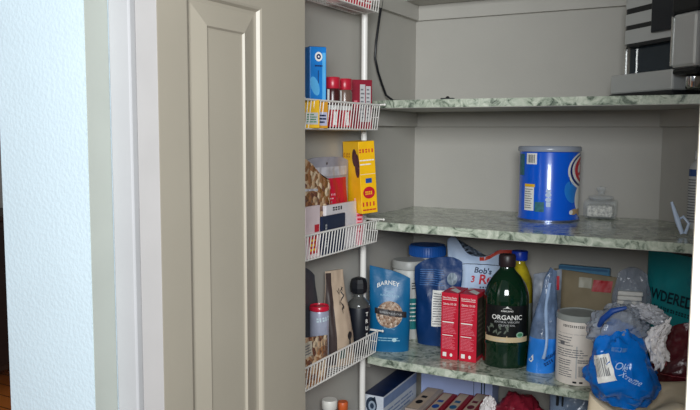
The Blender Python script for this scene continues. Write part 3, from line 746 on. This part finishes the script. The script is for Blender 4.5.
blob(.024, .03, .055, 15, .2, 2, .25, 3.4, cz=.112, shape=lambda p: (p[0]-.072, p[1]-.035, p[2])).build('white_end', M('white_tissue', (238, 232, 230), .6, var=.05, bump=.3, bs=50), t)
t = thing('zip_bag', 'grey blue clear bag with black clip at right of the maroon bag', 'bag', (.560, -.215, Z4), 8)
P = Pouch(.13, .215, .10, 33, .007, top=lambda q: .012*q, fat=lambda u: .8*(1-.75*sstep(.5, 1, u)))
P.mesh().build('bag_body', M('blue_grey_film', (128, 146, 172), .22, var=.2, vs=18, bump=.4, bs=24, alpha=.9), t)
cp = MB().rbox(-.046, -.030, .176, -.040, -.010, .214, .001).rbox(-.032, -.030, .176, -.028, -.010, .214, .001).build('black_clip', BLK, t)

# ------------------------------------------------------------------ things in the rack's baskets
XB = .046
# top basket: red packets
RPK = M('red_packet', (196, 40, 60), .35, var=.1, vs=40)
for i, (y, lb) in enumerate([(-.462, 'red packet in the topmost basket, far end of the row'), (-.497, 'red packet in the topmost basket, second from the far end'), (-.532, 'red packet in the topmost basket, third from the far end'), (-.567, 'red packet in the topmost basket, nearest the door')]):
    t = thing('red_packet', lb, 'packet', (.045, y, BZ[0]), 80, 'red packets in the topmost basket')
    MB().rbox(-.0155, -.028, 0, .0155, .028, .07, .003).build('packet_body', RPK, t)
    m = D(); d_lines(m, S_front(.056), -.013, .01, .013, .062, 6, .5, i, 2); m.build('white_print', WP, t)
# second basket
AZ = M('azure_carton', (20, 128, 214), .38, var=.12, vs=22)
t = carton('azure_box', 'tall azure blue box in the second basket beside the door', 'box', .040, .045, .183, (.045, -.678, BZ[1]), 52, AZ)
S = S_front(.045)
m = D(); d_ell(m, S, .001, .161, .009, .0105, 24); m.build('white_roundel', WP, t)
m = D(); d_ell(m, S, .001, .161, .0055, .006, 20, .0011, .4); d_rect(m, S, -.0008, .10, .0012, .130); d_lines(m, S, -.008, .138, .012, .143, 1, .7, 3, 4); m.build('dark_lettering', M('ink_blue', (20, 40, 96), .4), t)
m = D(); d_ell(m, S, -.008, .095, .010, .022, 24, .0007, 0, .3); d_rect(m, S, .010, .03, .018, .17); m.build('pale_swirl', M('light_azure', (90, 176, 230), .4), t)
m = D(); d_rect(m, S_top(.183), -.019, -.021, .019, .021); m.build('dark_top', M('ink_navy', (26, 38, 60), .5), t)
def spice(x, y, label, body):
    t = thing('spice_jar', label, 'jar', (x, y, BZ[1]), 50, 'red capped spice jars')
    MB().lathe([(.0165, 0), (.018, .002), (.018, .086), (.0165, .092), (.0155, .095)], 28).build('jar_body', body, t)
    MB().lathe([(.0172, .094), (.0180, .096), (.0180, .119), (.0165, .121), (0, .121)], 28).build('cap', M('red_cap', (184, 34, 54), .3), t)
    S = S_cyl(.0182)
    m = D(); d_rect(m, S, -.026, .004, .026, .044, 16); m.build('red_label', RP, t)
    m = D(); d_rect(m, S, -.026, .0445, .026, .055, 16); d_rect(m, S, -.004, .008, .004, .04, 4, 1, .001); m.build('pale_label_band', WP, t)
    m = D(); d_rect(m, S, -.020, .060, -.014, .092, 3, 1, .0008); m.build('white_stripe', WP, t)
spice(.052, -.607, 'left of two red capped spice jars in the second basket, beside the azure box', M('dark_spice', (74, 34, 34), .25, var=.15))
spice(.052, -.548, 'right of two red capped spice jars in the second basket, beside the dark red box', M('brown_spice', (120, 96, 84), .25, var=.15))
t = carton('tea_box', 'dark red box with white label at far end of the second basket', 'box', .064, .030, .124, (.044, -.462, BZ[1]), 47, M('claret_carton', (140, 20, 44), .4, var=.06))
S = S_front(.030)
m = D(); d_rect(m, S, -.001, .018, .013, .112); d_rect(m, S, .015, .018, .028, .108); m.build('white_label', LG, t)
m = D(); d_lines(m, S, .001, .024, .011, .104, 8, .4, 2, 2); d_lines(m, S, .017, .024, .026, .104, 8, .4, 6, 2); m.build('label_print', GP, t)
m = D(); d_mark(m, S, 4, -.008, .06, .012, .03, 1.57); m.build('pink_lettering', M('pink_print', (226, 120, 134), .5), t)
t = carton('yellow_packet', 'short yellow packet at door end of the second basket', 'packet', .040, .030, .062, (.068, -.742, BZ[1]), 60, M('yellow_carton', (236, 184, 44), .4, var=.08))
m = D(); d_rect(m, S_front(.030), -.016, .008, .016, .034); m.build('pale_label', LG, t)
m = D(); d_lines(m, S_front(.030), -.013, .011, .013, .032, 4, .4, 2, 3, .001); m.build('label_print', GRNP, t)
t = carton('orange_packet', 'short amber packet in front of the azure box in the second basket', 'packet', .034, .016, .064, (.074, -.702, BZ[1]), 72, M('amber_carton', (226, 160, 48), .4, var=.08))
m = D(); d_rect(m, S_front(.016), -.014, .006, .014, .036); m.build('pale_label', M('lilac_label', (190, 190, 214), .5), t)
m = D(); d_lines(m, S_front(.016), -.011, .010, .011, .032, 3, .5, 4, 2, .001); m.build('label_print', NP, t)

# third basket
t = carton('cereal_box', 'tall yellow box with red roundel standing behind the red pouch', 'box', .046, .080, .180, (.066, -.480, BZ[2]+.082), 58, M('sunny_carton', (248, 190, 20), .42, var=.05))
t.rotation_euler = (0, R(-4), R(58))
S = S_front(.080)
m = D(); d_mark(m, S, 5, .0, .152, .013, .044, 0, .0008, 0, .02); d_mark(m, S, 4, .0, .018, .015, .04, 0, .0008, 0, .02); d_lines(m, S, -.02, .006, .022, .012, 1, .6, 3, 5); m.build('red_lettering', M('orange_red_trim', (206, 66, 44), .5), t)
m = D(); d_ell(m, S, .0, .052, .017, .015, 28); m.build('red_roundel', RP, t)
m = D(); d_mark(m, S, 4, .0, .047, .012, .022, 0, .0012); m.build('roundel_lettering', YP, t)
m = D(); d_lines(m, S, -.022, .118, .022, .138, 2, .3, 4, 4); d_rect(m, S, -.022, .098, .022, .0988); m.build('pale_print', WP, t)
m = D(); d_rect(m, S, -.008, .076, .010, .088); m.build('blue_tab', M('blue_mark', (30, 80, 160), .5), t)
SLf = lambda u, v, o: (-.023-o, u, v)
m = D(); d_ell(m, SLf, -.018, .140, .012, .022, 20); d_ell(m, SLf, -.03, .120, .012, .03, 20, .0009); m.build('bee_picture', M('brown_picture', (96, 48, 56), .5, var=.3, vs=120), t)
m = D(); d_mark(m, SLf, 5, .025, .140, .016, .04, 0, .0008); m.build('side_lettering', M('amber_print', (190, 120, 30), .5), t)
# resealable pouch with red label
t = thing('snack_pouch', 'silver resealable pouch with big red label in the third basket', 'pouch', (.032, -.602, BZ[2]), 88)
P = Pouch(.205, .218, .022, 41, .003, top=lambda q: .006-.012*abs(q)**4, foot=.8)
P.mesh().build('pouch_body', M('silver_grey_film', (168, 164, 172), .25, var=.12, vs=18), t); S = P.S()
m = D(); d_rect(m, S, -.070, .105, .088, .172, 18, 12, .001); m.build('red_label', M('raspberry_label', (206, 22, 54), .4), t)
m = D(); d_ell(m, S, -.008, .150, .016, .012, 24, .0016, .7); d_rect(m, S, -.0095, .146, -.0065, .156, 1, 1, .0016); d_mark(m, S, 11, -.004, .130, .0065, .056, 0, .0016); d_lines(m, S, -.02, .120, .03, .126, 1, .5, 2, 5, .0016); m.build('label_lettering', M('blush_print', (236, 176, 186), .5), t)
m = D(); d_rect(m, S, -.088, .178, .092, .200, 18, 4, .001); m.build('clear_window', M('pale_window', (206, 202, 206), .2, var=.15, vs=40), t)
m = D(); d_ell(m, S, -.004, .2085, .0035, .0035, 12, .0012); m.build('hang_hole', BP, t)
# bag of nuts
NUTS = nuts('mixed_nuts', 75, [(150, 104, 70), (196, 162, 128), (112, 70, 54), (214, 190, 160)])
t = thing('nut_bag', 'clear bag of nuts at door end of the third basket', 'bag', (.0505, -.715, BZ[2]), 88)
P = Pouch(.185, .225, .014, 43, .002, top=lambda q: -.055*sstep(-.3, 1, q), foot=.8, freq=40)
P.mesh().build('bag_body', NUTS, t)
m = D(); d_rect(m, P.S(), -.06, .150, .03, .155, 12, 2, .0012); m.build('fold_highlight', M('pale_window', (206, 202, 206), .2), t)
t = carton('white_packet', 'white box below the red label of the silver pouch, third basket', 'box', .150, .010, .112, (.0785, -.606, BZ[2]), 68, M('white_matt_card', (224, 218, 220), .5, var=.03))
t.location = (.0625, -.588, BZ[2]); t.rotation_euler[2] = R(90)
m = D(); d_mark(m, S_front(.010), 4, -.02, .098, .012, .05); m.build('dark_marks', BP, t)
t = carton('navy_packet', 'dark navy packet with white lettering in the third basket', 'packet', .110, .006, .090, (.0805, -.655, BZ[2]), 66, M('navy_packet_film', (24, 36, 66), .35, var=.06))
t.location = (.0725, -.640, BZ[2]); t.rotation_euler[2] = R(90)
m = D(); d_mark(m, S_front(.006), 8, -.034, .045, .010, .055, 1.57); m.build('white_lettering', LG, t)
t = thing('pink_tube', 'slim pink and white packet at the far side of the third basket', 'packet', (.066, -.498, BZ[2]), 62)
P = Pouch(.026, .118, .014, 47, .002, foot=.9); P.mesh(nu=12, nv=20).build('packet_body', M('pink_film', (226, 160, 170), .3, var=.1, vs=60), t)
m = D(); d_lines(m, P.S(), -.008, .03, .008, .10, 7, .5, 5, 2, .0012); m.build('red_print', RP, t)
t = carton('pink_carton', 'pale pink carton with red square in the third basket beside the door', 'box', .062, .010, .118, (.0705, -.735, BZ[2]), 90, M('pale_pink_card', (226, 206, 208), .5, var=.04))
S = S_front(.010)
m = D(); d_rect(m, S, .006, .058, .026, .075); d_rect(m, S, -.018, .010, .018, .050); m.build('red_panel', RP, t)
m = D(); d_lines(m, S, -.014, .014, .014, .046, 3, .5, 5, 2, .001); m.build('yellow_print', YP, t)
# bottle of sauce in the fourth basket
t = can('sauce_bottle', 'black sauce bottle with faceted black stopper at far end of fourth basket', 'bottle', (.0455, -.456, BZ[3]), 48,
        [(.026, 0), (.0285, .002), (.029, .006), (.029, .128), (.0275, .137), (.018, .146), (.0125, .152), (.012, .160)], M('clear_dark_glass', (84, 84, 82), .15, var=.15), 'bottle_body', 36)
MB().lathe([(.0291, .006), (.0298, .008), (.0298, .124), (.0291, .126)], 36).build('black_label', M('matt_black_label', (20, 24, 34), .45), t)
MB().lathe([(.0135, .160), (.0215, .164), (.0235, .176), (.0225, .190), (.019, .199), (.009, .203), (0, .203)], 9, smooth=False).build('stopper', M('stopper_black', (18, 20, 26), .5), t)
S = S_cyl(.0298)
m = D()
for i, ch in enumerate('TRUFF'): d_text(m, S, ch, .013, .105-i*.0185, .014, None, 0, .0008, 0, .03)
m.build('white_lettering', WP, t)
t = can('soda_can', 'pale lilac can with red lid in the fourth basket', 'can', (.0400, -.648, BZ[3]), 50,
        [(.021, 0), (.0235, .004), (.0235, .150), (.022, .156)], M('lilac_can', (176, 180, 200), .3, .2, var=.1, vs=40), 'can_body', 36)
MB().lathe([(.0225, .155), (.0242, .157), (.0242, .164), (.0225, .167), (.0215, .164), (0, .164)], 36).build('lid', M('red_lid', (200, 30, 56), .25), t)
m = D(); d_mark(m, S_cyl(.0236), 5, .004, .132, .014, .036, .1, .0008, .2, .02); m.build('pale_lettering', M('mint_print', (206, 226, 232), .4), t)
t = thing('kraft_pouch', 'tan pouch with dark side and ink drawing beside the sauce bottle', 'pouch', (.045, -.560, BZ[3]), 66)
P = Pouch(.092, .240, .050, 51, .004, wid=lambda u: 1-.40*sstep(.2, 1, u), foot=.8, lean=-.016)
P.mesh().build('pouch_body', M('tan_pouch_paper', (186, 164, 142), .55, var=.03, vs=22), t); S = P.S()
P.front(.02, .98, -.99, -.45, .0008).build('dark_side', M('umber_film', (66, 54, 52), .4), t)
m = D(); rg = random.Random(2)
for i in range(14): d_ell(m, S, .002+.014*rg.random(), .13+.065*rg.random(), .0012, .007, 8, .0013, 0, rg.uniform(-.9, .9))
d_ell(m, S, .02, .075, .009, .011, 14, .0013); d_rect(m, S, .017, .03, .024, .07, 2, 4, .0013); d_poly(m, S, [(.03, .03), (.038, .09), (.033, .12), (.03, .08)], .0013); m.build('ink_drawing', BP, t)
m = D(); d_rect(m, S, -.014, .02, .004, .045, 3, 3, .0013); m.build('green_patch', M('dull_green_print', (86, 110, 100), .5), t)
t = thing('dark_pouch', 'dark grey pouch standing behind the lilac can, fourth basket', 'pouch', (.0090, -.690, BZ[3]), 89)
P = Pouch(.170, .262, .006, 53, .001, top=lambda q: -.03*abs(q)**2, wid=lambda u: 1-.18*sstep(.6, 1, u)); P.mesh().build('pouch_body', M('charcoal_film', (78, 78, 84), .3, var=.1), t)
t = thing('trail_mix_bag', 'clear bag of brown nuts at door end of the fourth basket', 'bag', (.0660, -.728, BZ[3]), 89)
P = Pouch(.145, .112, .018, 57, .002, foot=.85, freq=40, top=lambda q: -.012*q)
P.mesh().build('bag_body', NUTS, t)
m = D(); d_rect(m, P.S(), -.04, .072, -.004, .105, 8, 6, .0012); m.build('paper_label', M('buff_label', (196, 186, 168), .5, var=.08), t)
m = D(); d_lines(m, P.S(), -.036, .076, -.008, .10, 4, .4, 3, 2, .0018); m.build('label_print', GP, t)
# lowest basket: bottles, their caps showing
t = can('vitamin_bottle', 'bottle with ribbed white cap at the bottom beside the door', 'bottle', (.048, -.612, BZ[4]), 0,
        [(.021, 0), (.024, .003), (.024, .172), (.020, .190), (.0165, .198)], M('smoky_bottle', (112, 104, 112), .2, var=.1), 'bottle_body', 32)
MB().lathe([(.0180, .196), (.0195, .198), (.0195, .216), (.018, .219), (0, .219)], 32).build('cap', M('white_ribbed_cap', (226, 222, 214), .4), t)
t = can('juice_bottle', 'small bottle with orange cap next to the ribbed white cap', 'bottle', (.048, -.545, BZ[4]), 0,
        [(.017, 0), (.019, .003), (.019, .155), (.012, .172), (.011, .174)], M('amber_bottle', (150, 90, 50), .2, var=.1), 'bottle_body', 28)
MB().lathe([(.0125, .172), (.0135, .174), (.0135, .190), (.012, .192), (0, .192)], 28).build('cap', M('orange_cap', (206, 96, 48), .4), t)

# ------------------------------------------------------------------ furniture glimpsed in the other room
t = thing('side_cabinet', 'dark brown wooden cabinet far behind, at the very left edge', 'cabinet', (-2.95, .62, 0), 90)
MB().rbox(-.5, -.2, .12, .5, .2, .98, .01).build('cabinet_body', DARKWOOD, t)
MB().rbox(-.52, -.215, .98, .52, .2, 1.01, .006).build('cabinet_top', DARKWOOD, t)
for x in (-.45, .45):
    for y in (-.16, .16): MB().tube([(x, y, 0), (x, y, .121)], [.016, .024], 10).build('leg', DARKWOOD, t)
for x in (-.25, .25):
    dr = MB().rbox(x-.23, -.212, .16, x+.23, -.2, .94, .004).build('cabinet_door', M('darker_wood', (48, 34, 30), .4, var=.15, vs=14), t)
    MB().lathe([(.012, -.01), (.014, 0), (.012, .01)], 12, x*.2, -.225).build('knob', STEEL, dr).location.z = .6

# ------------------------------------------------------------------ light: soft daylight from the room behind the camera
w = bpy.data.worlds.new('daylight'); SC.world = w; w.use_nodes = True
bg = w.node_tree.nodes['Background']; bg.inputs['Color'].default_value = (.86, .93, 1, 1); bg.inputs['Strength'].default_value = .20
def area(name, loc, target, sx, sy, power, col):
    l = bpy.data.lights.new(name, 'AREA'); l.shape = 'RECTANGLE'; l.size = sx; l.size_y = sy; l.energy = power; l.color = col
    o = bpy.data.objects.new(name, l); COL.objects.link(o); o.location = loc
    o.rotation_euler = (Vector(target)-Vector(loc)).to_track_quat('-Z', 'Y').to_euler(); return o
area('window_daylight', (1.28, -2.75, 1.88), (.35, -.3, 1.35), .9, .6, 65, (.93, .975, 1))

# ------------------------------------------------------------------ camera
F = 741.45; yaw, pitch, roll = R(28.5644), R(5.52207), R(.26033)
f = Vector((-sin(yaw)*cos(pitch), cos(yaw)*cos(pitch), -sin(pitch)))
r0 = Vector((cos(yaw), sin(yaw), 0)); u0 = r0.cross(f)
rr = r0*cos(roll)+u0*sin(roll); uu = -r0*sin(roll)+u0*cos(roll)
cd = bpy.data.cameras.new('camera'); cam = bpy.data.objects.new('camera', cd); COL.objects.link(cam)
cd.sensor_width = 36; cd.lens = F/700*36; cd.clip_start = .02
mt = Matrix((rr, uu, -f)).transposed().to_4x4(); mt.translation = Vector((.9396, -2.148755, 1.478375))
cam.matrix_world = mt
SC.camera = cam
SC.view_settings.view_transform = 'Standard'; SC.view_settings.look = 'None'
SC.view_settings.gamma = 1; SC.view_settings.exposure = 0; SC.view_settings.use_curve_mapping = False
